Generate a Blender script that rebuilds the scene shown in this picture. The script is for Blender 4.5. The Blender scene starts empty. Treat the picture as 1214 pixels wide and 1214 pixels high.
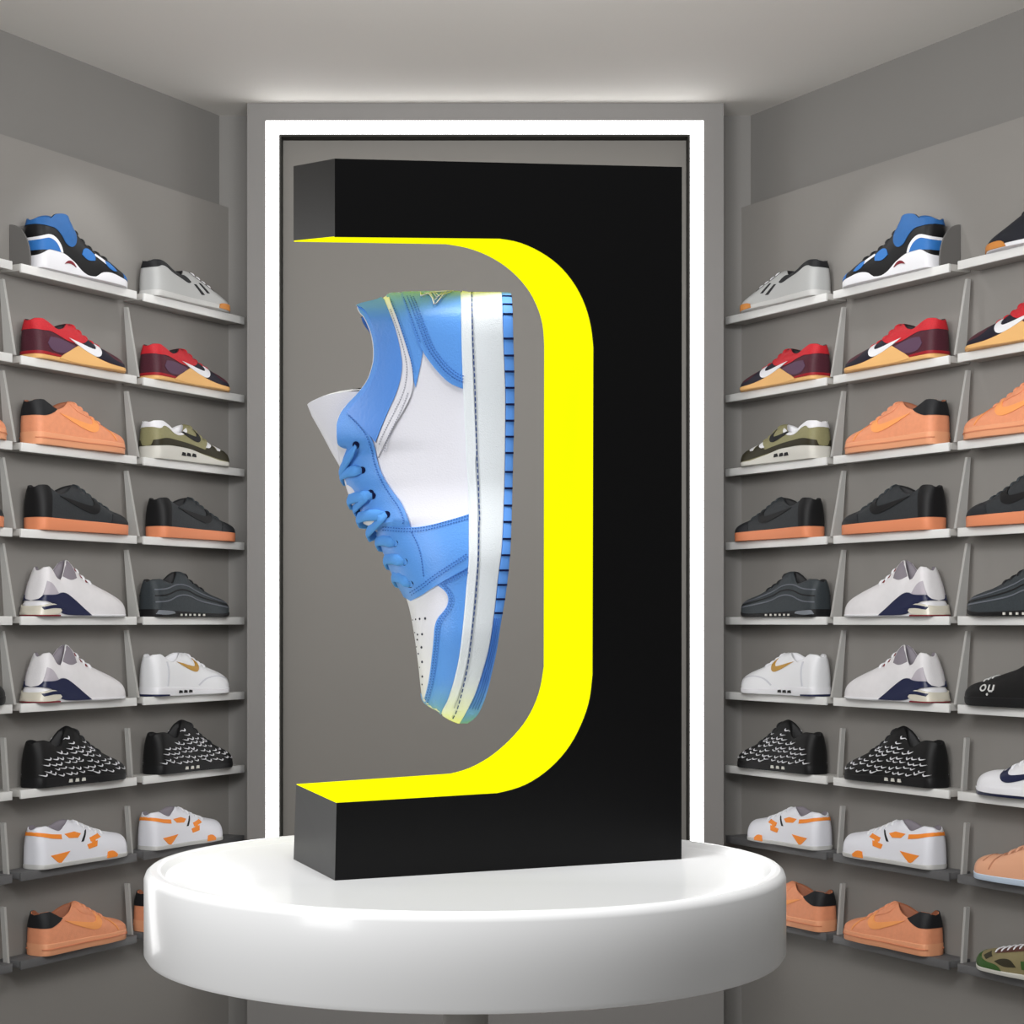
import bpy, bmesh, math, random, bisect
from mathutils import Vector, Matrix
from mathutils.geometry import delaunay_2d_cdt
random.seed(7)
SC = bpy.context.scene
COL = SC.collection
# ------------------------------------------------------------------ camera
F = 2200.0; CX = 575.0; CY = 737.0; HC = 1.06          # focal length and principal point in pixels, lens height
cam = bpy.data.objects.new('camera', bpy.data.cameras.new('camera')); COL.objects.link(cam)
cam.location = (0, 0, HC); cam.rotation_euler = (math.pi / 2, 0, 0)
cam.data.sensor_width = 36; cam.data.lens = 36 * F / 1214
cam.data.shift_x = (607 - CX) / 1214; cam.data.shift_y = (CY - 607) / 1214
cam.data.clip_start = .05
SC.camera = cam
# ------------------------------------------------------------------ world, exposure
SC.view_settings.view_transform = 'Standard'; SC.view_settings.look = 'None'
SC.view_settings.gamma = 1; SC.view_settings.exposure = 0; SC.view_settings.use_curve_mapping = False
wd = bpy.data.worlds.new('world'); SC.world = wd; wd.use_nodes = True
wd.node_tree.nodes['Background'].inputs[0].default_value = (1, .985, .965, 1)
wd.node_tree.nodes['Background'].inputs[1].default_value = .26
# ------------------------------------------------------------------ lamps
def area(name, loc, target, sx, sy, power, color=(1, 1, 1), spread=180):
    l = bpy.data.lights.new(name, 'AREA'); l.shape = 'RECTANGLE'; l.size = sx; l.size_y = sy
    l.energy = power; l.color = color; l.spread = math.radians(spread)
    o = bpy.data.objects.new(name, l); COL.objects.link(o); o.location = loc
    o.rotation_euler = (Vector(target) - Vector(loc)).to_track_quat('-Z', 'Y').to_euler()
    return o
def spot(name, loc, target, power, angle, blend=.4, color=(1, 1, 1)):
    l = bpy.data.lights.new(name, 'SPOT'); l.energy = power; l.spot_size = math.radians(angle); l.spot_blend = blend
    l.shadow_soft_size = .04; l.color = color
    o = bpy.data.objects.new(name, l); COL.objects.link(o); o.location = loc
    o.rotation_euler = (Vector(target) - Vector(loc)).to_track_quat('-Z', 'Y').to_euler()
    return o
area('key_area_light', (-1.45, -.15, 1.65), (-.05, 1.3, 1.05), .7, 1.3, 25)
area('top_area_light', (-.05, 1.05, 2.33), (-.03, 1.25, .9), .7, .6, 28)
area('stand_side_fill', (-1.0, 2.25, 1.05), (-.12, 1.3, 1.05), .25, 1.1, 2.1)  # unseen fill added so the stand's left face reflects grey
area('left_shelf_light', (.35, 2.5, 1.75), (-1.1, 4.2, 1.0), .5, .9, 12)
area('right_shelf_light', (-.35, 2.5, 1.75), (1.1, 4.2, 1.0), .5, .9, 12)
area('ceiling_fill', (0, 1.9, 1.95), (0, 4.0, 2.6), 1.6, .2, 15, spread=120)  # fill light out of view, added to brighten the ceiling
for sx, sn_ in ((-1, 'left'), (1, 'right')):
    spot(sn_ + '_shelf_spot', (sx * .60, 4.17, 2.22), (sx * .965, 4.34, 1.80), 4.0, 62, .5)

# ------------------------------------------------------------------ materials
MATS = {}
def mat(name, col, rough=.5, spec=.5, noise=0, nscale=60, bump=0, bscale=300, emit=None, coat=0, metal=0):
    if name in MATS: return MATS[name]
    m = bpy.data.materials.new(name); m.use_nodes = True; nt = m.node_tree; b = nt.nodes['Principled BSDF']
    b.inputs['Base Color'].default_value = (*col, 1); b.inputs['Roughness'].default_value = rough
    b.inputs['Specular IOR Level'].default_value = spec; b.inputs['Coat Weight'].default_value = coat
    b.inputs['Metallic'].default_value = metal; b.inputs['Coat Roughness'].default_value = .06
    tc = nt.nodes.new('ShaderNodeTexCoord')
    if noise:
        n = nt.nodes.new('ShaderNodeTexNoise'); n.inputs['Scale'].default_value = nscale; n.inputs['Detail'].default_value = 4
        r = nt.nodes.new('ShaderNodeMix'); r.data_type = 'RGBA'
        r.inputs[6].default_value = (*[c * (1 - noise) for c in col], 1); r.inputs[7].default_value = (*[min(1, c * (1 + noise)) for c in col], 1)
        nt.links.new(tc.outputs['Object'], n.inputs['Vector']); nt.links.new(n.outputs[0], r.inputs[0]); nt.links.new(r.outputs[2], b.inputs['Base Color'])
    if bump:
        n2 = nt.nodes.new('ShaderNodeTexNoise'); n2.inputs['Scale'].default_value = bscale; n2.inputs['Detail'].default_value = 3
        bp = nt.nodes.new('ShaderNodeBump'); bp.inputs['Strength'].default_value = bump; bp.inputs['Distance'].default_value = .001
        nt.links.new(tc.outputs['Object'], n2.inputs['Vector']); nt.links.new(n2.outputs[0], bp.inputs['Height']); nt.links.new(bp.outputs[0], b.inputs['Normal'])
    if emit:
        b.inputs['Emission Color'].default_value = (*emit[:3], 1); b.inputs['Emission Strength'].default_value = emit[3]
    MATS[name] = m
    return m
def srgb(r, g, b):
    f = lambda c: (c / 255 / 12.92) if c / 255 <= .04045 else ((c / 255 + .055) / 1.055) ** 2.4
    return (f(r), f(g), f(b))
M_wall = mat('wall_paint', srgb(121, 119, 116), .6, .3, .04, 3)
M_panel = mat('panel_paint', srgb(133, 130, 126), .55, .3, .03, 4)
M_ceil = mat('ceiling_paint', srgb(212, 209, 204), .8, .2, .02, 3)
M_floor = mat('floor_vinyl', srgb(120, 117, 112), .32, .4, .04, 3)
M_case = mat('casing_paint', srgb(124, 122, 120), .5, .3, .02, 5)
M_inner = mat('niche_paint', srgb(119, 116, 111), .55, .3, .03, 3)
M_shadow = mat('shadow_gap', srgb(38, 37, 34), .7, .2)
M_strip = mat('light_strip', (1, 1, 1), .5, .2, emit=(1, 1, 1, 6))
M_board = mat('board_white', srgb(218, 218, 216), .4, .4, .02, 30)
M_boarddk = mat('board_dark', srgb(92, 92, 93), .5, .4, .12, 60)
M_boardp = mat('board_grey', srgb(176, 174, 170), .5, .3)
M_bracket = mat('bracket_grey', srgb(168, 167, 164), .5, .4)
M_black = mat('stand_black', (.0032, .0032, .0035), .36, .14)
M_yellow = mat('light_panel_yellow', (.3, .3, 0), .7, 0, emit=(1, 1, .003, .9))
M_podium = mat('podium_gloss', (.83, .835, .84), .24, .3, coat=.2)
M_pcol = mat('column_grey', srgb(150, 147, 143), .5, .3)

# ------------------------------------------------------------------ object helpers
def link(name, bm, m, parent=None, smooth=False, kind=None):
    me = bpy.data.meshes.new(name)
    bmesh.ops.recalc_face_normals(bm, faces=bm.faces)
    bm.to_mesh(me); bm.free()
    for x in (m if isinstance(m, (list, tuple)) else [m]): me.materials.append(x)
    if smooth:
        for p in me.polygons: p.use_smooth = True
        if smooth != 'all': me.set_sharp_from_angle(angle=math.radians(38))
    o = bpy.data.objects.new(name, me); COL.objects.link(o)
    if parent: o.parent = parent
    if kind: o['kind'] = kind
    return o
def tag(o, label, cat, group=None):
    o['label'] = label; o['category'] = cat
    if group: o['group'] = group
    return o
def empty(name, loc=(0, 0, 0)):
    o = bpy.data.objects.new(name, None); COL.objects.link(o); o.location = loc; o.empty_display_size = .05
    return o
def prism(bm, pts, z0, z1):
    lo = [bm.verts.new((p[0], p[1], z0)) for p in pts]; hi = [bm.verts.new((p[0], p[1], z1)) for p in pts]
    n = len(pts)
    for i in range(n): bm.faces.new((lo[i], lo[(i + 1) % n], hi[(i + 1) % n], hi[i]))
    bm.faces.new(lo[::-1]); bm.faces.new(hi)
def box(bm, a, b, bev=0):
    vs = [bm.verts.new((x, y, z)) for x in (a[0], b[0]) for y in (a[1], b[1]) for z in (a[2], b[2])]
    fs = [bm.faces.new([vs[i] for i in q]) for q in ((0, 1, 3, 2), (4, 6, 7, 5), (0, 4, 5, 1), (2, 3, 7, 6), (0, 2, 6, 4), (1, 5, 7, 3))]
    if bev: bmesh.ops.bevel(bm, geom=list({e for f in fs for e in f.edges}), offset=bev, segments=2, profile=.5, affect='EDGES')

# ------------------------------------------------------------------ room geometry
YB = 4.855                                     # back wall plane
TH = math.atan(1213 / F); SN, CS = math.sin(TH), math.cos(TH)
C0 = ((260 - CX) / F * YB, YB)                 # corner of the left wall with the back wall
W1, W2 = .021, .0849                           # faces of the back board and of the shelf fronts, off the wall
def P(u, dn, side=-1):                         # u metres from the corner towards the viewer, dn metres off the wall
    x = C0[0] - u * SN + dn * CS; y = C0[1] - u * CS - dn * SN
    return (x if side < 0 else -x, y)
def U(px, dn):                                 # distance along the wall at which the left wall shows at that column
    r = (px - CX) / F
    a = C0[0] + dn * CS; b = C0[1] - dn * SN
    return (a - r * b) / (SN - r * CS)
ZC = HC + (737 - 137) / F * YB                 # ceiling height
LW = 3.3                                       # length of the side walls
def quad_wall(name, pts, z0, z1, m, kind='structure'):
    bm = bmesh.new(); prism(bm, pts, z0, z1); return link(name, bm, m, kind=kind)
bm = bmesh.new(); box(bm, (-2.8, .8, -.1), (2.8, YB + .3, 0)); link('floor', bm, M_floor, kind='structure')
bm = bmesh.new(); box(bm, (-2.8, .8, ZC), (2.8, YB + .3, ZC + .1)); link('ceiling', bm, M_ceil, kind='structure')
xb = abs(C0[0])
quad_wall('wall_back', [(-xb - .3, YB), (xb + .3, YB), (xb + .3, YB + .12), (-xb - .3, YB + .12)], 0, ZC, M_wall)
for s, nm in ((-1, 'left'), (1, 'right')):
    quad_wall('wall_' + nm, [P(0, 0, s), P(LW, 0, s), P(LW, -.1, s), P(-.0, -.1, s)], 0, ZC, M_wall)
# the casing round the lit niche
YC = (ZC - HC) * F / 615
def XZ(px, py, y): return ((px - CX) / F * y, HC - (py - CY) / F * y)
def frame(bm, o, i, y0, y1):                   # picture-frame shape between two rectangles (x0, z0, x1, z1)
    ov = [(o[0], o[1]), (o[2], o[1]), (o[2], o[3]), (o[0], o[3])]; iv = [(i[0], i[1]), (i[2], i[1]), (i[2], i[3]), (i[0], i[3])]
    V = [[bm.verts.new((p[0], y, p[1])) for p in L] for y in (y0, y1) for L in (ov, iv)]
    for k in range(4):
        l = (k + 1) % 4
        bm.faces.new((V[0][k], V[0][l], V[1][l], V[1][k])); bm.faces.new((V[2][k], V[3][k], V[3][l], V[2][l]))
        bm.faces.new((V[0][k], V[2][k], V[2][l], V[0][l])); bm.faces.new((V[1][k], V[1][l], V[3][l], V[3][k]))
xl, zt = XZ(293, 122, YC); xr = XZ(858, 122, YC)[0]
sl, st = XZ(315, 143, YC); sr = XZ(834, 143, YC)[0]
il, it = XZ(330.5, 158.5, YC); ir = XZ(818.5, 158.5, YC)[0]
zb = HC - (1150 - CY) / F * YC
bm = bmesh.new(); frame(bm, (xl, 0, xr, ZC - .0005), (sl, zb, sr, st), YC, YB); link('trim_1', bm, M_case, kind='structure')
niche = empty('lit_niche_frame', ((sl + sr) / 2, YC, zb))
tag(niche, 'tall rectangular glowing white light strip framing the grey niche in the back wall', 'light strip')
def sub(name, bm, m, parent, **k):
    for v in bm.verts: v.co -= parent.location
    return link(name, bm, m, parent, **k)
bm = bmesh.new(); frame(bm, (sl, zb, sr, st), (il, zb + (st - it), ir, it), YC + .001, YC + .03); sub('diffuser', bm, M_strip, niche)
e = .006
bm = bmesh.new(); frame(bm, (il, zb + (st - it), ir, it), (il + e, zb + (st - it) + e, ir - e, it - e), YC + .004, YC + .05); sub('shadow_edge', bm, M_shadow, niche)
bm = bmesh.new(); box(bm, (il, YC + .045, zb + .02), (ir, YC + .05, it)); link('trim_2', bm, M_inner, kind='structure')
# thick back boards on the side walls
for s, nm in ((-1, 'left'), (1, 'right')):
    ue = U(271, W1)
    bm = bmesh.new()
    hz = lambda px, py, dn: (CY - py) / F * P(U(px, dn), dn)[1] + HC
    z1 = hz(100, 737 - .3235 * (1788 - 100) + 0, W1)
    prism(bm, [P(ue, 0, s), P(ue, W1, s), P(LW - .1, W1, s), P(LW - .1, 0, s)], 0, z1)
    link('trim_%d' % (3 if s < 0 else 4), bm, M_panel, kind='structure')

# ------------------------------------------------------------------ the shelves
KF = [-.2408, -.179, -.1205, -.0625, -.0035, .0555, .1135, .169, .2285]
K2 = P(U(100, W2), W2)[1] * (1788 - 100)       # depth times columns-to-vanishing-point on the shelf-front plane
HZ = [HC - k * K2 / F for k in KF]             # heights of the shelf tops
SEG = [(U(-120, W2), U(14.5, W2)), (U(25, W2), U(162, W2)), (U(170.5, W2), U(289.5, W2))]   # near, middle, far bay
ROWN = ['top', 'second', 'third', 'fourth', 'fifth', 'sixth', 'seventh', 'eighth', 'lowest']
BAYN = ['near', 'middle', 'far']
TB = .019
def board(s, row, seg, label):
    u0, u1 = SEG[seg]; z = HZ[row]; L = u0 - u1
    root = empty('shelf_board', (*P(u0, W1 + .001, s), z - TB))
    d = (SN if s < 0 else -SN, CS); n = (CS if s < 0 else -CS, -SN)
    def tr(bm):
        for v in bm.verts: v.co = Vector((v.co.x * d[0] + v.co.y * n[0], v.co.x * d[1] + v.co.y * n[1], v.co.z))
        if s < 0: bmesh.ops.reverse_faces(bm, faces=bm.faces)
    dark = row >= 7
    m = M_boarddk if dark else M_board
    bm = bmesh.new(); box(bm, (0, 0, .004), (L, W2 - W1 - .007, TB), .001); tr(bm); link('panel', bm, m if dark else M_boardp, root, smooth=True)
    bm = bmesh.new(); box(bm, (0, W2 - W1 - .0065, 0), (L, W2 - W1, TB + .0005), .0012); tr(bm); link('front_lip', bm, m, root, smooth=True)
    return tag(root, label, 'shelf', 'white shelf boards' if not dark else 'dark grey shelf boards')
def bracket(s, row, j):
    u = (SEG[j][1] + SEG[j + 1][0]) / 2; z = HZ[row]; zt_ = HZ[row - 1] - TB - .001
    n = (CS if s < 0 else -CS, -SN); d = (SN, CS) if s < 0 else (-SN, CS)
    h = zt_ - z
    if row < 6: pr = [(.030, 0), (W2 - W1 - .004, 0), (.026, h * .93), (.016, h * .93)]
    else: pr = [(.028, -.01), (.041, -.01), (.030, h * .68), (.018, h * .68)]
    bm = bmesh.new()
    a = [[bm.verts.new((p[0] * n[0] + t * d[0], p[0] * n[1] + t * d[1], p[1])) for p in pr] for t in (-.0035, .0035)]
    bm.faces.new(a[0]); bm.faces.new(a[1][::-1])
    for k in range(4): bm.faces.new((a[0][k], a[1][k], a[1][(k + 1) % 4], a[0][(k + 1) % 4]))
    bx = P(u, W1, s)
    o = link('shelf_bracket', bm, M_bracket); o.location = (*bx, z)
    nm = 'left' if s < 0 else 'right'
    tag(o, 'pale grey slanted bracket on the %s wall between %s and %s bays, %s row' % (nm, BAYN[j], BAYN[j + 1], ROWN[row]), 'bracket', 'slanted shelf brackets')
    return o

# ------------------------------------------------------------------ shoe kit (millimetres, x heel to toe, z up, y sideways)
def ip(tab, x):
    if x <= tab[0][0]: return tab[0][1]
    if x >= tab[-1][0]: return tab[-1][1]
    n = len(tab)
    for i in range(n - 1):
        if x <= tab[i + 1][0]:
            x0, y0 = tab[i]; x1, y1 = tab[i + 1]; h = x1 - x0
            if h < 1e-9: return y1
            def sl_(k):
                if k <= 0 or k >= n - 1: return None
                a = (tab[k][1] - tab[k - 1][1]) / max(1e-9, tab[k][0] - tab[k - 1][0]); b = (tab[k + 1][1] - tab[k][1]) / max(1e-9, tab[k + 1][0] - tab[k][0])
                return 0 if a * b <= 0 else 2 * a * b / (a + b)
            dlt = (y1 - y0) / h; m0 = sl_(i); m1 = sl_(i + 1)
            m0 = dlt if m0 is None else m0; m1 = dlt if m1 is None else m1
            t = (x - x0) / h
            return (2*t**3 - 3*t**2 + 1) * y0 + (t**3 - 2*t**2 + t) * h * m0 + (-2*t**3 + 3*t**2) * y1 + (t**3 - t**2) * h * m1
def chaikin(pts, it=2, lim=55, closed=True):
    for _ in range(it):
        out = []; n = len(pts)
        for i in range(n):
            if not closed and (i == 0 or i == n - 1): out.append(pts[i]); continue
            a, b, c = pts[i - 1], pts[i], pts[(i + 1) % n]
            v1 = (b[0] - a[0], b[1] - a[1]); v2 = (c[0] - b[0], c[1] - b[1])
            ang = abs(math.degrees(math.atan2(v1[0] * v2[1] - v1[1] * v2[0], v1[0] * v2[0] + v1[1] * v2[1])))
            if ang > lim: out.append(b)
            else: out += [(b[0] - v1[0] * .25, b[1] - v1[1] * .25), (b[0] + v2[0] * .25, b[1] + v2[1] * .25)]
        pts = out
    return pts
class Shoe:
    # top: cut line of the upper, virt: where the two sides would meet, zb: feather line, sb: underside, zo: top of outsole, w: half width
    def __init__(s, L, top, virt, zb, w, sb=None, zo=None, p=2.6, q=1.9, lean=0, solew=2.5, hr=26, tr=34, scale=.001, he=2):
        s.L = L; s.top = top; s.virt = virt; s.zb = zb; s.w = w; s.sb = sb or [(0, 0), (L, 0)]; s.zo = zo
        s.p = p; s.q = q; s.lean = lean; s.solew = solew; s.hr = hr; s.he = he; s.tr = tr; s.k = scale
    def W(s, x):
        e = 1.0
        if x < s.hr: e = max(0, 1 - (1 - x / s.hr) ** s.he) ** (1 / s.he)
        if s.L - x < s.tr: e = min(e, math.sqrt(max(0, 1 - (1 - (s.L - x) / s.tr) ** 2)))
        return ip(s.w, x) * e
    def arc(s):
        if not hasattr(s, 'xa'):
            s.xa = [0.0]; s.ga = [2 * (i / 60) ** 3 for i in range(60)] + [2 + (s.L - 4) * i / 600 for i in range(601)] + [s.L - 2 * (1 - i / 60) ** 3 for i in range(1, 61)]
            for a, b in zip(s.ga, s.ga[1:]): s.xa.append(s.xa[-1] + math.hypot(b - a, s.W(b) - s.W(a)))
        return s.ga, s.xa
    def to_xi(s, x):
        g, a = s.arc(); i = max(0, min(len(g) - 2, bisect.bisect_right(g, x) - 1))
        return a[i] + (a[i + 1] - a[i]) * min(1, max(0, (x - g[i]) / max(1e-9, g[i + 1] - g[i])))
    def to_x(s, xi):
        g, a = s.arc(); lo, hi = 0, len(a) - 1
        while hi - lo > 1:
            m = (lo + hi) // 2
            if a[m] <= xi: lo = m
            else: hi = m
        return g[lo] + (g[hi] - g[lo]) * min(1, max(0, (xi - a[lo]) / max(1e-9, a[hi] - a[lo])))
    def tp(s, x): return max(ip(s.zb, x) + .3, ip(s.top, x))
    def vt(s, x): return max(s.tp(x), ip(s.virt, x)) if s.virt else s.tp(x)
    def Y(s, x, z):
        zb = ip(s.zb, x)
        if z < zb: return s.W(x) + s.solew
        t = min(1, (z - zb) / max(.5, s.vt(x) - zb))
        return s.W(x) * max(0, 1 - t ** s.p) ** (1 / s.q)
    def pt(s, x, y, z): return Vector(((x + s.lean * (z / 100) * max(0, 1 - x / 60)) * s.k, y * s.k, z * s.k))
    def stations(s, n):
        st = [s.L * (.5 - .5 * math.cos(math.pi * (i / n))) * .5 + s.L * (i / n) * .5 for i in range(n + 1)]
        f = (.002, .02, .08, .22, .5); h = st[1]; g = st[-1] - st[-2]
        return [0] + [h * k for k in f] + st[1:-1] + [s.L - g * k for k in f[::-1]] + [s.L]
    def upper(s, parent, m, mi, n=52, K=14):
        bm = bmesh.new(); rows = []
        for x in s.stations(n):
            zb = ip(s.zb, x); zt = s.tp(x); r = []
            for k in range(K + 1):
                t = k / K; t = 1 - (1 - t) ** 1.5
                z = zb + (zt - zb) * t; r.append((s.Y(x, z), z))
            yt = r[-1][0]
            inn = [(yt * .55 + max(0, yt - 6) * .45, zt + min(1.5, yt * .1)), (max(0, yt - 7), zt - min(4, yt * .5)), (max(0, yt - 5), zt - (zt - zb) * .5 * min(1, yt / 8)), (0, zt - (zt - zb) * .72 * min(1, yt / 8))]
            row = [bm.verts.new(s.pt(x, y, z)) for y, z in r] + [bm.verts.new(s.pt(x, y, z)) for y, z in inn]
            row += [bm.verts.new(s.pt(x, -y, z)) for y, z in inn[-2::-1]] + [bm.verts.new(s.pt(x, -y, z)) for y, z in r[::-1]]
            rows.append(row)
        N = len(rows[0])
        for a, b in zip(rows, rows[1:]):
            for j in range(N - 1):
                try: f = bm.faces.new((a[j], a[j + 1], b[j + 1], b[j]))
                except ValueError: continue
                if K + 1 <= j < N - K - 2: f.material_index = 1
        bmesh.ops.remove_doubles(bm, verts=bm.verts, dist=.00005)
        return link('upper', bm, [m, mi], parent, smooth='all')
    def sole(s, parent, m, name='midsole', lo=None, hi=None, n=52, grow=0, inset_bottom=.0):
        bm = bmesh.new(); rows = []
        lo = lo or s.sb; hi = hi or s.zb
        for x in s.stations(n):
            a = ip(lo, x); b = ip(hi, x); b = max(b, a + .4); h = b - a; c = min(1.5, h * .25)
            w = s.W(x) + (s.solew + grow) * min(1, s.W(x) / 12)
            r = [(0, a), (max(0, w - 1.5 - inset_bottom), a), (w - .3 * c - inset_bottom * .5, a + c), (w, b - c), (max(0, w - c), b), (0, b)]
            r = [(max(0, y), z) for y, z in r]
            rows.append([bm.verts.new(s.pt(x, y, z)) for y, z in r] + [bm.verts.new(s.pt(x, -y, z)) for y, z in r[-2:0:-1]])
        N = len(rows[0])
        for a, b in zip(rows, rows[1:]):
            for j in range(N):
                try: bm.faces.new((a[j], a[(j + 1) % N], b[(j + 1) % N], b[j]))
                except ValueError: pass
        bmesh.ops.remove_doubles(bm, verts=bm.verts, dist=.0001)
        return link(name, bm, m, parent, smooth=True)
    def clampz(s, x, z): return min(z, s.tp(x))
    def patch(s, parent, name, m, polys, off=.8, step=6, both=True, smooth=2, lim=55, extra=0, clamp=True, side=1):
        if both:
            s.patch(parent, name, m, polys, off, step, False, smooth, lim, extra, clamp, -1)
            return s.patch(parent, name, m, polys, off, step, False, smooth, lim, extra, clamp, 1)
        bm = bmesh.new()
        if polys and not isinstance(polys[0][0], (tuple, list)): polys = [polys]
        for poly in polys:
            pl = chaikin([(min(s.L, max(0, x)), z) for x, z in poly], smooth, lim) if smooth else [(min(s.L, max(0, x)), z) for x, z in poly]
            den = []                                           # densify the outline
            for a, b in zip(pl, pl[1:] + pl[:1]):
                d = max(math.hypot(b[0] - a[0], b[1] - a[1]), abs(s.to_xi(b[0]) - s.to_xi(a[0]))); k = max(1, int(d / step))
                den += [(a[0] + (b[0] - a[0]) * i / k, a[1] + (b[1] - a[1]) * i / k) for i in range(k)]
            o = [den[0]]
            for p in den[1:]:
                if math.hypot(p[0] - o[-1][0], p[1] - o[-1][1]) > .15: o.append(p)
            if math.hypot(o[0][0] - o[-1][0], o[0][1] - o[-1][1]) < .15: o.pop()
            den = [(s.to_xi(p[0]), p[1]) for p in o]
            if len(den) < 3: continue
            xs = [p[0] for p in den]; zs = [p[1] for p in den]
            pts = [Vector(p) for p in den]
            i0 = int(min(xs) / step); j0 = int(min(zs) / step)
            for i in range(i0, int(max(xs) / step) + 2):
                for j in range(j0, int(max(zs) / step) + 2):
                    x, z = (i + .37) * step, (j + .41 + .5 * (i % 2)) * step
                    ins = False
                    for a, b in zip(den, den[1:] + den[:1]):
                        if (a[1] > z) != (b[1] > z) and x < (b[0] - a[0]) * (z - a[1]) / (b[1] - a[1]) + a[0]: ins = not ins
                    if ins and min((x - a[0]) ** 2 + (z - a[1]) ** 2 for a in den) > (step * .4) ** 2: pts.append(Vector((x, z)))
            n = len(den)
            V, E, Fc, *_ = delaunay_2d_cdt(pts, [], [list(range(n))], 1, 1e-4)
            for sg in (side,):
                vs = []
                for v in V:
                    x = s.to_x(v[0]); z = max(ip(s.zb, x) + .2, s.clampz(x, v[1])) if clamp else v[1]
                    y = s.Y(x, z)
                    if not clamp:
                        t = min(1, max(0, (z - ip(s.zb, x)) / 14)); t = t * t * (3 - 2 * t); y = max(y, y * t + (s.W(x) + s.solew) * (1 - t))
                    hx_ = s.hr * .5; oo = off + extra
                    y += oo * min(1, s.W(x) / 3)
                    xx = x - oo * max(0, 1 - x / hx_) * .8 + oo * max(0, 1 - (s.L - x) / hx_) * .5
                    vs.append(bm.verts.new(s.pt(xx, sg * y, z + (off * .8 if z >= s.tp(x) - 1 and clamp else 0))))
                for f in Fc:
                    try: bm.faces.new([vs[i] for i in f])
                    except ValueError: pass
        # skirt so that the piece has thickness
        ed = [e for e in bm.edges if len(e.link_faces) == 1]
        r = bmesh.ops.extrude_edge_only(bm, edges=ed)
        for v in [g for g in r['geom'] if isinstance(g, bmesh.types.BMVert)]:
            v.co.y -= math.copysign(min((off + extra + .6) * s.k, abs(v.co.y)), v.co.y)
        return link(name, bm, m, parent, smooth=True)
    def dashes(s, parent, name, m, lines, gap=3, ln=2, wd=1, off=1.4, both=False):
        bm = bmesh.new()
        for line in lines:
            line = chaikin(line, 2, 70, closed=False)
            acc = 0
            for a, b in zip(line, line[1:]):
                d = math.hypot(b[0] - a[0], b[1] - a[1])
                if d < 1e-6: continue
                tx, tz = (b[0] - a[0]) / d, (b[1] - a[1]) / d; t = -acc
                while t < d:
                    if t >= 0:
                        for sg in ((1, -1) if both else (1,)):
                            vs = []
                            for i, j in ((0, -.5), (1, -.5), (1, .5), (0, .5)):
                                x = a[0] + tx * (t + i * ln) - tz * j * wd; z = a[1] + tz * (t + i * ln) + tx * j * wd
                                vs.append(bm.verts.new(s.pt(x, sg * (s.Y(x, z) + off), z)))
                            bm.faces.new(vs)
                    t += gap
                acc = (d - (t - gap)) if t > 0 else acc + d
                acc = gap - (t - d) if t - d > 0 else 0
                acc = acc % gap if acc else 0
        r = bmesh.ops.extrude_face_region(bm, geom=list(bm.faces))
        for v in [g for g in r['geom'] if isinstance(g, bmesh.types.BMVert)]: v.co.y -= math.copysign(.6 * s.k, v.co.y)
        return link(name, bm, m, parent)
    def tube(s, bm, path, rx, rz, N=8, caps=True):             # flattened tube along local points
        pts = [Vector(p) for p in path]; rings = []
        for i, p in enumerate(pts):
            t = (pts[min(i + 1, len(pts) - 1)] - pts[max(i - 1, 0)]).normalized()
            side = Vector((1, 0, 0)) - t * t.x
            if side.length < .05: side = Vector((0, 0, 1)) - t * t.z
            side.normalize(); up = t.cross(side)
            k = .55 if i in (0, len(pts) - 1) else 1
            rings.append([bm.verts.new(s.pt(*(p + side * math.cos(a) * rx * k + up * math.sin(a) * rz * k))) for a in [2 * math.pi * j / N for j in range(N)]])
        for a, b in zip(rings, rings[1:]):
            for j in range(N): bm.faces.new((a[j], a[(j + 1) % N], b[(j + 1) % N], b[j]))
        bm.faces.new(rings[0][::-1]); bm.faces.new(rings[-1])
    def laces(s, parent, m, xs, drop, rx=3.4, rz=1.6, each=False, up=1.0, skew=0):
        bm = bmesh.new()
        for x in xs:
            if each: bm = bmesh.new()
            zt = s.tp(x); path = []
            for sg, seq in ((1, (1, .75, .5, .25, 0)), (-1, (.25, .5, .75, 1))):
                for f in seq:
                    z = zt - drop * f; xx = x + skew * f * sg
                    y = s.Y(xx, min(z, s.tp(xx) - .01)) if f else 0
                    path.append((xx, sg * (y + rz * .6 * (1 if f < 1 else -.6)), (z if f else zt) + (rz * up if f < .6 else 0)))
            s.tube(bm, path, rx, rz)
            if each: link('lace', bm, m, parent, smooth='all')
        if not each: return link('laces', bm, m, parent, smooth='all')
    def tongue(s, parent, m, path, wt=24, drop=14, th=4, name='tongue'):
        bm = bmesh.new(); rows = []; n = len(path); A = 16
        for lay in (0, 1):
            rr = []
            for i, (x, z) in enumerate(path):
                a = path[max(0, i - 1)]; b = path[min(n - 1, i + 1)]
                tx, tz = b[0] - a[0], b[1] - a[1]; d = math.hypot(tx, tz); nx, nz = tz / d, -tx / d
                if nx + nz * .0 < 0: nx, nz = nx, nz
                w = wt; rt = .0 if i < n - 2 else (.25 if i == n - 2 else 1)
                rr.append([bm.verts.new(s.pt(x - nx * (drop * (abs(k / A * 2 - 1)) ** 2 + lay * th) - tx / d * rt * wt * .3 * abs(k / A * 2 - 1) ** 4, w * (k / A * 2 - 1), z - nz * (drop * (abs(k / A * 2 - 1)) ** 2 + lay * th) - tz / d * rt * wt * .3 * abs(k / A * 2 - 1) ** 4)) for k in range(A + 1)])
            rows.append(rr)
        for rr in rows:
            for a, b in zip(rr, rr[1:]):
                for j in range(A): bm.faces.new((a[j], a[j + 1], b[j + 1], b[j]))
        o_, i_ = rows
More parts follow.
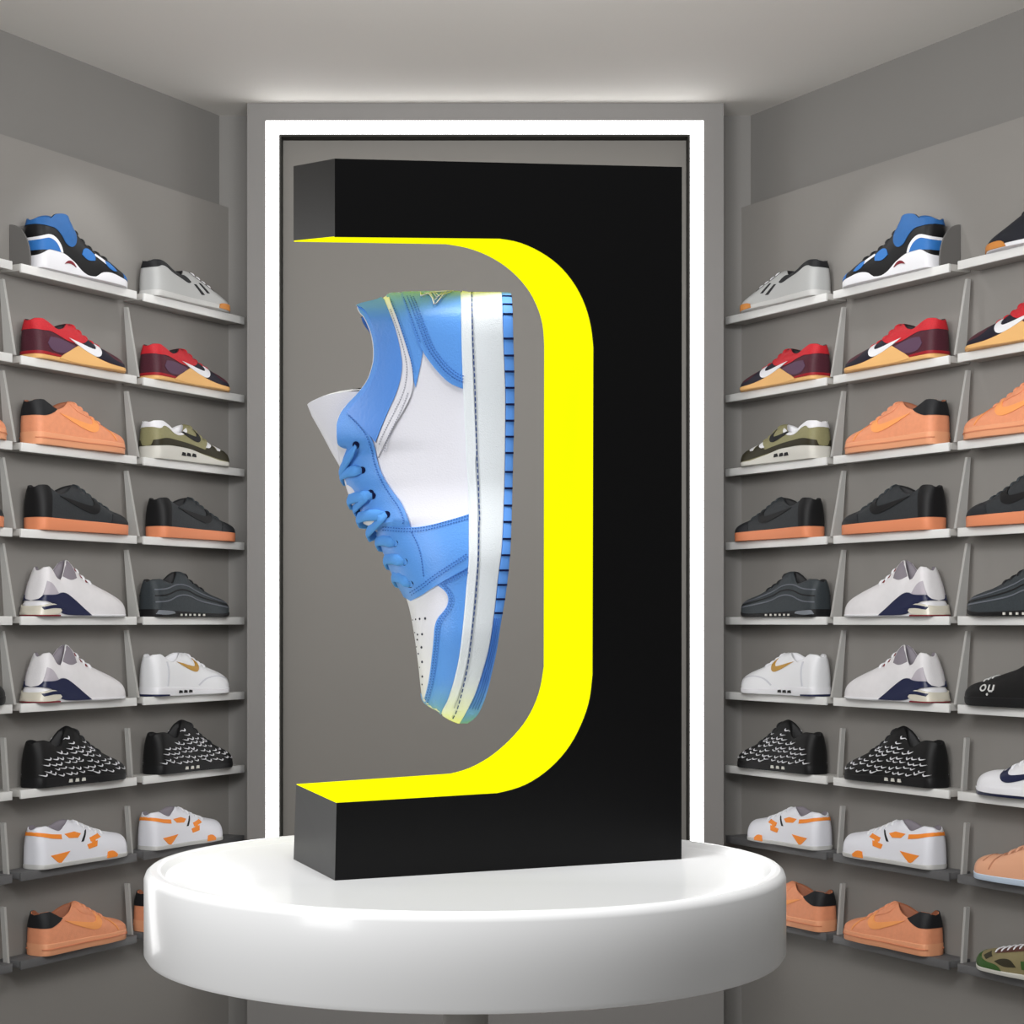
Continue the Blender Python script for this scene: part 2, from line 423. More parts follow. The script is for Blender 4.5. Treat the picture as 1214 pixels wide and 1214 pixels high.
        for j in range(A):
            bm.faces.new((o_[0][j], o_[0][j + 1], i_[0][j + 1], i_[0][j])); bm.faces.new((o_[-1][j], o_[-1][j + 1], i_[-1][j + 1], i_[-1][j]))
        for i in range(n - 1):
            bm.faces.new((o_[i][0], o_[i + 1][0], i_[i + 1][0], i_[i][0])); bm.faces.new((o_[i][A], o_[i + 1][A], i_[i + 1][A], i_[i][A]))
        return link(name, bm, m, parent, smooth=True)

# ------------------------------------------------------------------ the levitation stand
CI = .1744; Y1 = CI * F / 307
PA = ((397 - CX) / F * Y1, Y1); YQ = Y1 * 1.09
PR = ((808 - CX) / F * YQ, YQ); PL = ((348 - CX) / F * YQ, YQ)
fv = Vector((PR[0] - PA[0], PR[1] - PA[1])); sv = Vector((PL[0] - PA[0], PL[1] - PA[1]))
def on_plane(px, py, base):                   # point of the plate's front or rear plane seen at that pixel
    r = (px - CX) / F
    t = (r * base[1] - base[0]) / (fv.x - r * fv.y)
    y = base[1] + t * fv.y
    return Vector((base[0] + t * fv.x, y, HC - (py - CY) / F * y))
zbase = HC - CI
def resamp(pts, n):
    d = [0]
    for a, b in zip(pts, pts[1:]): d.append(d[-1] + math.hypot(b[0] - a[0], b[1] - a[1]))
    out = []
    for i in range(n + 1):
        t = d[-1] * i / n
        for j in range(len(pts) - 1):
            if t <= d[j + 1] + 1e-9:
                f = (t - d[j]) / max(1e-9, d[j + 1] - d[j]); out.append((pts[j][0] + (pts[j + 1][0] - pts[j][0]) * f, pts[j][1] + (pts[j + 1][1] - pts[j][1]) * f)); break
    return out
fr = [[(397, 281), (593, 283)], [(593, 283), (614, 286), (640, 297), (665, 315), (684, 339), (696, 365), (702, 390), (704, 412)], [(704, 412), (703, 800)],
      [(703, 800), (700, 830), (691, 857), (676, 886), (655, 910), (630, 928), (610, 936), (590, 940.5)], [(590, 940.5), (399, 952)]]
bk = [[(348, 286), (528, 289)], [(528, 289), (554, 293), (580, 303), (605, 319), (627, 343), (639, 368), (644, 388), (645, 410)], [(645, 410), (644.5, 790)],
      [(644.5, 790), (640, 820), (627, 850), (609, 873), (586, 894), (565, 907), (548, 914), (533, 917.5)], [(533, 917.5), (351, 930)]]
fi, bi = [], []
for a, b in zip(fr, bk):
    n = 22 if len(a) > 2 else 6
    a2 = resamp(chaikin(a, 2, 90, False), n); b2 = resamp(chaikin(b, 2, 90, False), n)
    fi += a2 if not fi else a2[1:]; bi += b2 if not bi else b2[1:]
FI = [on_plane(*p, PA) for p in fi]; BI = [on_plane(*p, PL) for p in bi]
stand = empty('levitation_display_stand', ((PA[0] + PR[0] + sv.x) / 2, (PA[1] + PR[1] + sv.y) / 2, zbase))
tag(stand, 'black C-shaped levitating display stand with glowing yellow inner face on the white podium', 'display stand')
bm = bmesh.new()
of = [on_plane(397, 188, PA), on_plane(808.5, 198, PA)]; ob = [on_plane(348, 197, PL), None]
ob[1] = Vector((PR[0] + sv.x, PR[1] + sv.y, of[1].z + (ob[0].z - of[0].z) * .4))
gf = [Vector((PA[0], PA[1], zbase)), Vector((PR[0], PR[1], zbase))]; gb = [Vector((PL[0], PL[1], zbase)), Vector((PR[0] + sv.x, PR[1] + sv.y, zbase))]
def outline(I, cor):                           # outer outline matched point by point to the inner one: cor = top-left, top-right, bottom-right, bottom-left
    n = len(I); m1, m2 = 17, n - 18; out = []
    for i in range(n):
        if i <= m1: out.append(cor[0].lerp(cor[1], (i / m1)))
        elif i <= m2: out.append(cor[1].lerp(cor[2], (i - m1) / (m2 - m1)))
        else: out.append(cor[2].lerp(cor[3], (i - m2) / (n - 1 - m2)))
    return out
OF = outline(FI, (of[0], of[1], gf[1], gf[0])); OB = outline(BI, (ob[0], ob[1], gb[1], gb[0]))
V4 = [[bm.verts.new(p) for p in L_] for L_ in (FI, OF, OB, BI)]
n = len(FI)
for i in range(n - 1):
    for a_, b_ in ((0, 1), (1, 2), (2, 3), (3, 0)): bm.faces.new((V4[a_][i], V4[b_][i], V4[b_][i + 1], V4[a_][i + 1]))
bm.faces.new([V4[k][0] for k in range(4)]); bm.faces.new([V4[k][-1] for k in range(4)][::-1])
sub('body', bm, M_black, stand)
# glowing yellow lining of the opening
bm = bmesh.new(); rows = []
cen = Vector((FI[0].x + .03, 0, (FI[0].z + FI[-1].z) / 2))
for i, (a, b) in enumerate(zip(FI, BI)):
    t = (FI[min(i + 1, len(FI) - 1)] - FI[max(i - 1, 0)]).normalized(); dp = (b - a).normalized(); nn = t.cross(dp).normalized()
    if nn.dot(Vector((-.3, 0, cen.z - a.z)) - Vector((a.x - FI[0].x, 0, 0))) < 0: nn = -nn
    a2 = a.lerp(b, .012) + nn * .0004; b2 = a.lerp(b, .988) + nn * .0004
    rows.append([bm.verts.new(a2), bm.verts.new(b2), bm.verts.new(b2 - nn * .0008), bm.verts.new(a2 - nn * .0008)])
for a, b in zip(rows, rows[1:]):
    for j in range(4): bm.faces.new((a[j], a[(j + 1) % 4], b[(j + 1) % 4], b[j]))
bm.faces.new(rows[0]); bm.faces.new(rows[-1][::-1])
sub('light_panel', bm, M_yellow, stand)

# ------------------------------------------------------------------ the podium
PC = Vector(((552 - CX) / F * 1.31, 1.31, 0)); R = .2235
pod = empty('round_podium', (PC.x, PC.y, 0))
tag(pod, 'large glossy white round podium with a shallow dished top carrying the display stand', 'podium')
def lathe(prof, m, name, parent, N=160):
    bm = bmesh.new(); rings = []
    for r, z in prof:
        rings.append([bm.verts.new((0, 0, z))] if r < 1e-6 else [bm.verts.new((r * math.cos(2 * math.pi * i / N), r * math.sin(2 * math.pi * i / N), z)) for i in range(N)])
    for a, b in zip(rings, rings[1:]):
        for i in range(N):
            j = (i + 1) % N
            if len(a) == 1: bm.faces.new((a[0], b[i], b[j]))
            elif len(b) == 1: bm.faces.new((a[i], b[0], a[j]))
            else: bm.faces.new((a[i], b[i], b[j], a[j]))
    return link(name, bm, m, parent, smooth=True)
zr = zbase + .004; zu = HC - .2315
prof = [(0, zu), (R - .006, zu), (R - .002, zu + .0012), (R, zu + .0045), (R, zr - .006), (R - .0015, zr - .002), (R - .004, zr),
        (R - .009, zr), (R - .0115, zr - .001), (R - .014, zr - .003), (R - .0165, zbase), (0, zbase)]
lathe(prof, M_podium, 'top_disc', pod)
lathe([(0, .012), (.016, .012), (.016, zu), (0, zu)], M_pcol, 'column', pod, 48)
lathe([(0, 0), (.16, 0), (.16, .008), (.15, .012), (0, .012)], M_pcol, 'base_plate', pod, 96)

# ------------------------------------------------------------------ the floating shoe (traced in pixels: x down the picture, z to the left)
A = lambda u, v: (320 + v * .2471 - 341, 610 - (340 + u * .2471))
B = lambda u, v: (580 + v * .2472 - 341, 610 - (400 + u * .2472))
def tab(pts): return sorted(pts, key=lambda p: p[0])
hx = lambda y: y - 341; hz = lambda x: 610 - x
M_hb = mat('leather_blue', srgb(88, 150, 226), .42, .45, bump=.25, bscale=900)
M_hb2 = mat('padding_blue', srgb(78, 138, 220), .38, .5, bump=.15, bscale=500)
M_hw = mat('leather_white', srgb(222, 222, 230), .45, .4, bump=.2, bscale=900)
M_hm = mat('midsole_white', srgb(222, 228, 232), .55, .3, bump=.35, bscale=1400)
M_ho = mat('outsole_blue', srgb(88, 146, 222), .6, .3)
M_hd = mat('stitch_navy', srgb(40, 70, 130), .7, .2)
M_hs = mat('stitch_blue', srgb(52, 100, 178), .7, .2)
M_hp = mat('perforation_dark', srgb(60, 62, 75), .8, .1)
M_hn = mat('groove_navy', srgb(14, 22, 60), .8, .1)
M_lin = mat('lining_blue', srgb(60, 110, 190), .8, .2)
M_lace = mat('lace_blue', srgb(92, 158, 232), .75, .2, bump=.6, bscale=1500)
L = 519.
# silhouettes: left edge of the upper (top), feather line (zb), sole edge (sb), all as functions of the picture row
topt = tab([(0, hz(545)), (2, hz(464)), (8, hz(457)), (14, hz(451)), (19, hz(430)), (22, hz(424.5))] + [A(*p) for p in [(352, 205), (376, 235), (400, 285), (415, 330), (424, 400), (423, 440), (412, 490), (395, 535), (345, 600), (290, 655), (258, 700), (243, 750), (243, 800)]] +
           [A(*p) for p in [(246, 850), (250, 925), (265, 1000), (300, 1050), (325, 1110), (345, 1170), (360, 1214)]] +
           [B(*p) for p in [(95, 80), (160, 175), (215, 285), (247, 370), (290, 460), (322, 520), (342, 590), (365, 720), (382, 850), (393, 950), (400, 1005), (412, 1030), (440, 1052), (497, 1080), (540, 1112), (575, 1132)]])
virt = [(0, 190), (30, 246), (60, 262), (100, 262), (130, 262), (165, 262), (182, 252), (196, topt[0][1] * 0 + ip(topt, 196) + 6), (215, ip(topt, 215) + .1), (230, 0), (L, 0)]
zbt = tab([(0, hz(545.5))] + [A(*p) for p in [(838, 200), (840, 350), (848, 600), (862, 900), (875, 1214)]] + [B(*p) for p in [(632, 130), (632, 330), (620, 480), (610, 600), (590, 780), (565, 900), (530, 1010), (500, 1078), (540, 1112), (575, 1131)]])
zot = tab([(0, hz(594.5))] + [A(*p) for p in [(1037, 350), (1047, 650), (1045, 900), (1036, 1214)]] + [B(*p) for p in [(785, 300), (770, 420), (750, 600), (730, 740), (700, 860), (660, 980), (612, 1080), (585, 1128)]])
sbt = tab([(0, hz(603)), (5, hz(606))] + [A(*p) for p in [(1085, 350), (1090, 600), (1082, 1000), (1076, 1214)]] + [B(*p) for p in [(827, 300), (815, 430), (800, 540), (783, 640), (765, 760), (740, 880), (715, 980), (680, 1070), (655, 1105), (625, 1129)]])
sp = Shoe(L, topt, virt, zbt, [(0, 62), (60, 72), (150, 70), (230, 72), (330, 92), (400, 92), (460, 78), (500, 56), (L, 44)], sbt, zot, p=2.3, q=2.0, solew=5, hr=42, tr=52, scale=1.31 / F)
hero = empty('levitating_sneaker', ((610 - CX) / F * 1.31, 1.335, HC - (341 - CY) / F * 1.31))
hero.rotation_euler = Matrix(((0, 0, -1), (0, -1, 0), (-1, 0, 0))).to_euler()
tag(hero, 'blue and white leather sneaker floating toe down inside the black stand', 'sneaker')
sp.upper(hero, M_hw, M_lin, n=110, K=26)
sp.sole(hero, M_hm, 'midsole', lo=zot, hi=zbt, n=110)
sp.sole(hero, M_ho, 'outsole', lo=sbt, hi=zot, n=110, grow=-1.5)
sp.patch(hero, 'sidewall_ridge', M_hm, [[(x, ip(zbt, x) - 2) for x in range(2, 500, 12)] + [(x, ip(zbt, x) - 10 - 2 * (x < 200)) for x in range(498, 2, -12)]], off=1.6, extra=0, smooth=0, clamp=False)
P_ = lambda f, *ps: [f(*p) for p in ps]
heel = P_(A, (545, 88), (835, 88), (838, 350), (850, 585), (790, 565), (740, 520), (690, 460), (650, 400), (610, 290), (575, 180))
sp.patch(hero, 'collar_side_panel', M_hb, P_(A, (470, 92), (560, 92), (590, 180), (630, 290), (665, 390), (622, 578), (600, 500), (570, 400), (535, 280), (500, 185), (484, 135)), off=1.0)
sp.patch(hero, 'heel_panel', M_hb, heel, off=2.2)
collar = P_(A, (330, 172), (400, 150), (462, 132), (490, 200), (530, 310), (555, 420), (560, 500), (535, 600), (490, 690), (430, 835), (400, 800), (350, 740), (292, 690), (340, 640), (385, 590), (425, 530), (447, 460), (450, 390), (430, 315), (400, 240), (372, 190))
sp.patch(hero, 'padded_collar', M_hb2, collar, off=3.4, step=5)
lip = P_(A, (325, 175), (345, 172), (372, 185), (405, 240), (436, 315), (455, 390), (452, 465), (428, 535), (388, 596), (345, 645), (300, 690), (270, 740), (268, 800), (295, 860), (250, 850), (225, 800), (228, 740), (262, 680), (320, 615), (375, 560), (400, 500), (410, 430), (400, 330), (360, 240))
sp.patch(hero, 'collar_lip', M_hb, lip, off=.5, step=5)
pip = P_(A, (458, 138), (490, 132), (512, 195), (535, 250), (580, 390), (608, 480), (612, 590), (570, 680), (505, 780), (440, 905), (428, 850), (488, 700), (530, 600), (556, 500), (552, 420), (528, 310), (488, 200))
sp.patch(hero, 'white_piping', M_hw, pip, off=2.4)
eye = P_(A, (292, 690), (350, 740), (400, 795), (425, 850), (438, 930), (470, 1010), (520, 1080), (560, 1130), (590, 1214)) + P_(B, (335, 120), (350, 165), (357, 200), (225, 215), (150, 172), (75, 40)) + \
      P_(A, (330, 1130), (290, 1040), (250, 950), (262, 900), (290, 855), (262, 820), (252, 770))
sp.patch(hero, 'eyestay', M_hb, eye, off=2.2)
sad = P_(B, (205, 178), (355, 190), (430, 185), (530, 160), (636, 128), (636, 380), (540, 430), (450, 482), (400, 515), (350, 536), (300, 500), (240, 380), (165, 225))
mud = P_(B, (640, 360), (540, 410), (480, 462), (520, 490), (537, 520), (532, 560), (510, 590), (482, 620), (469, 660), (465, 720), (456, 800), (446, 880), (432, 950), (415, 1005), (394, 985), (405, 1030), (440, 1056), (500, 1084), (533, 1015), (568, 905), (593, 785), (613, 605), (623, 480))
sp.patch(hero, 'toe_mudguard', M_hb, mud, off=1.6, step=5, lim=75)
sp.patch(hero, 'saddle_panel', M_hb, sad, off=3.0)
# stitching
def offs(line, d):
    out = []
    for i, p in enumerate(line):
        a = line[max(0, i - 1)]; b = line[min(len(line) - 1, i + 1)]; l = math.hypot(b[0] - a[0], b[1] - a[1]) or 1
        out.append((p[0] - (b[1] - a[1]) / l * d, p[1] + (b[0] - a[0]) / l * d))
    return out
hl = P_(A, (572, 110), (602, 190), (636, 285), (672, 385), (710, 445), (758, 502), (805, 538), (843, 555))
sd1 = P_(B, (215, 196), (300, 207), (360, 210), (430, 204), (530, 178), (628, 150)); sd2 = P_(B, (628, 330), (540, 388), (470, 432), (410, 478), (352, 510))
mg = P_(B, (628, 405), (560, 440), (515, 462), (552, 500), (558, 545), (535, 590), (505, 625), (490, 665), (486, 730), (477, 810), (466, 890), (450, 960), (432, 1020))
sp.dashes(hero, 'stitching', M_hs, [hl, offs(hl, -3.5), offs(hl, -6.5), sd1, offs(sd1, -3.4), sd2, offs(sd2, 3.4), mg, offs(mg, 3.2),
          P_(A, (500, 145), (545, 270), (590, 400), (612, 510)), P_(A, (560, 130), (595, 230), (640, 360)),
          P_(A, (300, 705), (350, 755), (385, 800), (408, 860), (420, 930), (452, 1015), (500, 1090), (545, 1150), (568, 1214)) + P_(B, (318, 170),),
          P_(B, (360, 212), (395, 280), (410, 350), (418, 420))], gap=3.3, ln=1.7, wd=1.0, off=4.0)
sp.dashes(hero, 'piping_stitching', mat('stitch_grey', srgb(150, 152, 165), .7, .2), [P_(A, (500, 200), (540, 310), (575, 430), (583, 500), (570, 590), (528, 680), (470, 790), (445, 850)), offs(P_(A, (575, 600), (540, 690), (480, 800), (462, 870)), -3)], gap=3, ln=1.5, wd=1, off=3.1)
sp.dashes(hero, 'sole_stitching', M_hd, [P_(A, (888, 90), (890, 300), (905, 600), (910, 850), (922, 1100), (926, 1214)) + P_(B, (680, 160), (678, 330), (665, 520), (650, 660), (630, 830), (605, 950), (575, 1060), (548, 1112))], gap=7, ln=4.5, wd=1.3, off=2.2)
gl = [(x, ip(zbt, x) - (11.5 + (x < 250) * 1.5)) for x in range(2, 500, 10)]
sp.dashes(hero, 'sole_groove', mat('groove_grey', srgb(165, 172, 182), .8, .1), [gl], gap=10, ln=10, wd=.8, off=1.2)
# outsole grooves
bm = bmesh.new(); gs = [A(0, v)[0] for v in (130, 180, 232, 350, 430, 505, 582, 660, 737, 813, 890, 980, 1058, 1140)] + [B(0, v)[0] for v in (5, 88, 166, 247, 324, 395, 463, 530, 595)]
for g in gs:
    z1 = ip(zot, g) - .5; z0 = ip(sbt, g)
    ws = sp.W(g) + sp.solew - 1.5
    ms = [((g + a, sg * (ws + b), z)) for sg in (1, -1) for z in (z0 - .3, z1) for a in (-1.1, 1.1) for b in (-2, .9)]
    for q in (ms[:8],):
        v = [bm.verts.new(sp.pt(*p)) for p in q]
        for f in ((0, 1, 3, 2), (4, 6, 7, 5), (0, 4, 5, 1), (2, 3, 7, 6), (0, 2, 6, 4), (1, 5, 7, 3)): bm.faces.new([v[i] for i in f])
link('outsole_grooves', bm, M_hn, hero)
tl = [[(x, ip(zot, x) + (ip(sbt, x) - ip(zot, x)) * (.12 + .22 * k)) for x in range(B(0, 620)[0].__int__(), 500, 8)] for k in (0, 1, 2, 3)]
sp.dashes(hero, 'toe_tread_lines', M_hs, tl, gap=8, ln=8, wd=.8, off=.1)
# perforations of the toe box
bm = bmesh.new()
for u, v, r in [(424, 620, 1.6), (396, 622, 1.4), (375, 624, 1.1), (358, 627, .8), (408, 695, 1.5), (384, 697, 1.3), (368, 688, .9), (382, 722, 1.3), (404, 758, 1.6), (376, 757, .9), (386, 790, 1.2), (406, 828, 1.6), (392, 856, .8), (406, 899, 1.5), (404, 938, 1.1)]:
    x, z = B(u, v); vs = []
    for i in range(10):
        a = i * math.pi / 5; xx, zz = x + math.cos(a) * r, z + math.sin(a) * r * .8
        vs.append(bm.verts.new(sp.pt(xx, sp.Y(xx, min(zz, sp.tp(xx) - .2)) + .5, zz)))
    bm.faces.new(vs)
r = bmesh.ops.extrude_face_region(bm, geom=list(bm.faces))
for v in [g for g in r['geom'] if isinstance(g, bmesh.types.BMVert)]: v.co.y -= .001
link('toe_perforations', bm, M_hp, hero)
# winged emblem on the heel
bm = bmesh.new()
for st_ in ([(640, 105), (645, 135), (665, 128), (690, 112), (760, 102), (800, 98)], [(680, 118), (700, 150), (710, 188), (722, 180), (750, 130), (790, 104)], [(690, 118), (712, 165), (745, 112)], [(700, 108), (720, 145), (765, 105)], [(660, 112), (690, 124)], [(712, 112), (735, 140)]):
    q = [A(*p) for p in st_]
    sp.tube(bm, [(x - 1.5, sp.Y(x, z) + 5.6, z) for x, z in q], .9, .9, 6)
link('winged_emblem', bm, M_hw, hero, smooth='all')
# tongue
tp = [A(*p) for p in ((300, 1120), (262, 1000), (238, 925), (195, 850), (145, 755), (105, 685), (82, 628))]
sp.tongue(hero, M_hw, [tp[0]] + tp[1:], wt=52, drop=66, th=7)
tg = [(A(100, 652)), A(175, 610), A(260, 585), A(330, 580)]
# laces
def lace(path, rx=6.8, rz=2.6):
    bm = bmesh.new(); sp.tube(bm, path, rx, rz, 10); link('lace', bm, M_lace, hero, smooth='all')
def surf(p, o=4):
    x, z = p; return (x, sp.Y(x, min(z, sp.tp(x) - .3)) + o, z)
lc = [(A(335, 845), A(262, 945)), (A(362, 962), A(265, 965)), (A(412, 1085), A(300, 1085)), (A(478, 1180), A(345, 1175)), (B(160, 20), B(85, 70)), (B(240, 125), B(150, 190)), (B(278, 262), B(195, 235)), (B(325, 352), B(235, 325)), (B(352, 458), B(275, 410))]
for i, (e0, e1) in enumerate(lc):
    a = surf(e0, 2.2); m1 = ((e0[0] * .65 + e1[0] * .35), 0, (e0[1] * .65 + e1[1] * .35)); m1 = surf((m1[0], m1[2]), 5.5)
    m2 = surf((e0[0] * .3 + e1[0] * .7, e0[1] * .3 + e1[1] * .7), 5.5)
    t = (e1[0] + 3, 0, e1[1] + 4); e = (e1[0] + 1, sp.Y(e1[0], min(e1[1], sp.tp(e1[0]) - .3)) * .6 + 3, e1[1] + 2)
    mir = lambda p: (p[0] + 6, -p[1], p[2])
    lace([a, m1, m2, e, t, mir(e), mir(m2), mir(m1), mir(a)])
bm = bmesh.new()
for i, (e0, e1) in enumerate(lc):                              # eyelets
    for sg in (1, -1):
        x, z = e0; ring = [(x + 4.2 * math.cos(a), z + 4.2 * math.sin(a)) for a in [k * math.pi / 6 for k in range(12)]]
        v = [bm.verts.new(sp.pt(p[0], sg * (sp.Y(p[0], min(p[1], sp.tp(p[0]) - .3)) + 2.9), p[1])) for p in ring]; bm.faces.new(v)
link('eyelets', bm, M_hn, hero)

# ------------------------------------------------------------------ the wall shoes: one prototype of each kind
SW = [(0, .35), (.12, .22), (.22, .05), (.34, -.02), (.5, .06), (.72, .24), (1, .46), (.7, .34), (.48, .27), (.34, .26), (.26, .33), (.2, .5), (.1, .52), (0, .35)]
def swoosh(x, z, ln, h, flip=False, tilt=0):               # curved tick: thick hook towards the toe, thin tail up to the heel
    pts = [(1.0, .62), (.965, .30), (.90, .08), (.80, .0), (.68, .06), (.5, .22), (.25, .48), (0, .80), (.28, .66), (.55, .5), (.72, .42), (.80, .44), (.84, .56), (.85, .78), (.84, 1.0), (.93, .86)]
    return [(x + p[0] * ln, z + p[1] * h + tilt * p[0]) for p in pts]
def wtab(h=34, b=40, t=36, L=295): return [(0, h - 1), (L * .18, h), (L * .42, h), (L * .7, b), (L * .88, t), (L, t * .6)]
def proto(name, top, virt_h, zb, sole_m, up_m, lin_m, L=295, zo=None, out_m=None, w=None, p=2.5, q=1.9, op=(0, 120), lean=0, sb=None, tr=48, solew=1.5):
    virt = [(0, ip(top, 0) + 12), (op[0] + 20, ip(top, op[0] + 20) + virt_h), (op[1] - 30, ip(top, op[1] - 30) + virt_h), (op[1] - 8, ip(top, op[1] - 8) + 5), (op[1], ip(top, op[1])), (op[1] + 1, 0), (L, 0)]
    s = Shoe(L, top, virt, zb, w or wtab(L=L), sb, zo, p=p, q=q, lean=lean, hr=24, he=3, tr=tr, solew=solew)
    r = empty(name)
    s.upper(r, up_m, lin_m)
    if zo:
        s.sole(r, sole_m, 'midsole', lo=zo, hi=zb); s.sole(r, out_m, 'outsole', lo=s.sb, hi=zo, grow=-.5)
    else: s.sole(r, sole_m, 'sole')
    return s, r
def band(zlo, zhi, x0, x1, n=14):
    xs = [x0 + (x1 - x0) * i / n for i in range(n + 1)]
    return [(x, zlo(x)) for x in xs] + [(x, zhi(x)) for x in xs[::-1]]
C = lambda n, *c, r=.6, s=.35, **k: mat(n, srgb(*c), r, s, **k)
c_blk = C('fabric_black', 24, 25, 28, bump=.3, bscale=900); c_dk = C('rubber_black', 14, 14, 16); c_lin = C('lining_dark', 30, 30, 32)
c_wht = C('leather_shoe_white', 226, 226, 230, r=.5); c_gw = C('leather_offwhite', 196, 196, 194, r=.5)
c_org = C('suede_orange', 226, 148, 110, noise=.10, nscale=90, bump=.4); c_orgd = C('suede_orange_line', 240, 158, 92); c_orgs = C('sole_peach', 230, 160, 120)
c_red = C('knit_red', 190, 34, 44, bump=.5, noise=.2, nscale=300); c_mar = C('mesh_maroon', 74, 30, 42, bump=.5, noise=.35, nscale=350); c_tan = C('gum_tan', 226, 176, 112)
c_gum = C('gum_orange', 222, 138, 98); c_nvy = C('navy', 28, 34, 66, r=.35); c_blu = C('nubuck_blue', 36, 92, 152, noise=.12, nscale=80); c_bl2 = C('bright_blue', 44, 108, 178)
c_chr = C('silver_foil', 205, 200, 185, r=.25); c_olv = C('suede_olive', 138, 134, 98, noise=.1, nscale=120, bump=.4); c_olvd = C('suede_dark_olive', 46, 42, 26)
c_cream = C('midsole_cream', 206, 204, 196); c_gold = C('gold', 176, 132, 40, r=.35); c_char = C('knit_charcoal', 50, 56, 60, bump=.5, noise=.2, nscale=200); c_chl = C('line_grey', 96, 100, 108)
c_orb = C('bright_orange', 240, 140, 50); c_lbl = C('sole_ice_blue', 190, 205, 222); c_grn = C('camo_green', 50, 84, 34); c_brn = C('camo_brown', 86, 50, 42); c_cam = C('camo_base', 128, 118, 84, noise=.15, nscale=60)
c_grey = C('heel_grey', 128, 122, 130); c_dred = C('badge_red', 120, 30, 40)
SH = {}
# --- blue, black and white chunky runner
top = [(0, 93.0), (6, 98.5), (30, 100), (50, 112), (75, 117), (100, 113), (118, 100), (140, 84), (175, 66), (215, 52), (250, 37), (275, 29), (295, 18)]
zb = [(0, 24), (25, 38), (60, 37), (95, 26), (125, 9), (145, 4), (160, 5), (182, 17), (205, 20), (250, 15), (295, 9)]
s, r = proto('running_shoe', top, 26, zb, c_wht, C('nylon_black', 16, 16, 18, r=.5), c_blu, op=(0, 110), lean=0)
s.patch(r, 'collar_panel', c_blu, [(0, 86), (0, 118), (30, 118), (60, 122), (100, 120), (118, 102), (112, 80), (104, 62), (90, 52), (72, 56), (60, 72), (42, 84), (26, 84)], off=1.5)
s.patch(r, 'heel_cup', c_bl2, [(0, 34), (0, 54), (22, 62), (42, 56), (54, 42), (56, 36), (30, 38)], off=1.4)
s.patch(r, 'heel_cup_rim', c_wht, [(0, 60), (22, 69), (42, 65), (58, 50), (62, 36), (55, 36), (53, 43), (42, 56), (22, 62), (0, 54)], off=1.6)
s.patch(r, 'side_pod', c_bl2, [(122, 44), (130, 58), (150, 62), (166, 50), (162, 38), (140, 34)], off=1.5)
s.patch(r, 'pod_link', c_wht, [(164, 50), (170, 54), (200, 40), (196, 34)], off=1.2)
s.patch(r, 'side_pod', c_bl2, [(190, 42), (205, 42), (226, 26), (214, 24), (196, 30)], off=1.5)
s.patch(r, 'toe_cap', c_bl2, [(252, 16), (256, 36), (272, 32), (294, 22), (294, 10)], off=1.2)
s.patch(r, 'sole_badge', c_dred, [(66, 16), (76, 25), (90, 24), (100, 14), (90, 18), (78, 19)], off=2.4, clamp=False)
s.laces(r, c_blk, [125, 145, 165, 185, 205], 10)
SH['blue'] = r
# --- grey trainer with two black bars
top = [(0, 81.8), (6, 86.7), (24, 88), (40, 84), (70, 68), (95, 64), (118, 80), (135, 84), (155, 78), (185, 66), (215, 54), (250, 40), (278, 28), (295, 14)]
s, r = proto('low_trainer', top, 22, [(0, 14), (295, 10)], c_gw, C('leather_pale_grey', 176, 177, 176, r=.5), c_lin, op=(0, 125))
s.patch(r, 'black_collar', c_blk, [(0, 68), (0, 94), (28, 94), (50, 82), (78, 70), (110, 66), (126, 52), (116, 46), (90, 56), (60, 64), (38, 76), (22, 76), (10, 70)], off=1.2)
s.patch(r, 'side_bar', c_blk, [[(134, 48), (142, 49), (168, 26), (158, 25)]], off=1.2, smooth=0)
s.patch(r, 'side_bar', c_blk, [[(154, 54), (162, 55), (186, 33), (177, 32)]], off=1.2, smooth=0)
s.patch(r, 'lace_edge', c_blk, [[(138, 80), (160, 70), (215, 46), (213, 43), (158, 66), (137, 77)]], off=1.0, smooth=0)
s.patch(r, 'gum_toe', C('gum_amber', 196, 128, 60), [(218, 2), (220, 12), (234, 17), (288, 16), (294, 4), (270, 1)], off=2.4, clamp=False)
s.laces(r, c_wht, [150, 168, 186, 204], 9)
SH['grey'] = r
# --- red and maroon training shoe
top = [(0, 80.0), (6, 84.7), (20, 86), (36, 80), (62, 68), (80, 72), (100, 84), (118, 90), (138, 82), (165, 66), (190, 56), (220, 48), (250, 39), (275, 30), (295, 14)]
s, r = proto('training_shoe', top, 20, [(0, 9), (60, 8), (120, 8), (200, 8), (250, 10), (295, 10)], c_tan, c_mar, c_lin, op=(0, 110))
s.patch(r, 'knit_collar', c_red, [(0, 62), (0, 92), (24, 92), (60, 74), (84, 78), (118, 94), (150, 78), (200, 56), (196, 48), (160, 56), (120, 44), (90, 46), (60, 56), (36, 62), (18, 60)], off=1.0)
s.patch(r, 'heel_base', C('heel_red', 150, 24, 34), [(0, 8), (0, 16), (30, 15), (64, 12), (64, 7)], off=1.6)
s.patch(r, 'side_shield', C('shield_plum', 88, 62, 84), [(26, 34), (34, 48), (60, 50), (110, 38), (84, 20), (60, 16), (36, 20)], off=1.1)
s.patch(r, 'gum_wedge', c_tan, [(58, 5), (70, 14), (118, 40), (150, 28), (185, 16), (220, 10), (290, 9), (292, 3), (200, 1), (100, 1)], off=2.3, clamp=False, lim=40)
s.patch(r, 'navy_midfoot', C('navy_black', 22, 20, 36), [(128, 40), (150, 56), (176, 64), (200, 46), (230, 20), (290, 18), (291, 11), (220, 12), (170, 22), (140, 32)], off=1.3)
s.patch(r, 'swoosh', c_wht, swoosh(92, 22, 100, 40), off=2.6, extra=.4)
s.laces(r, c_red, [125, 142, 159, 176, 193], 10)
SH['red'] = r
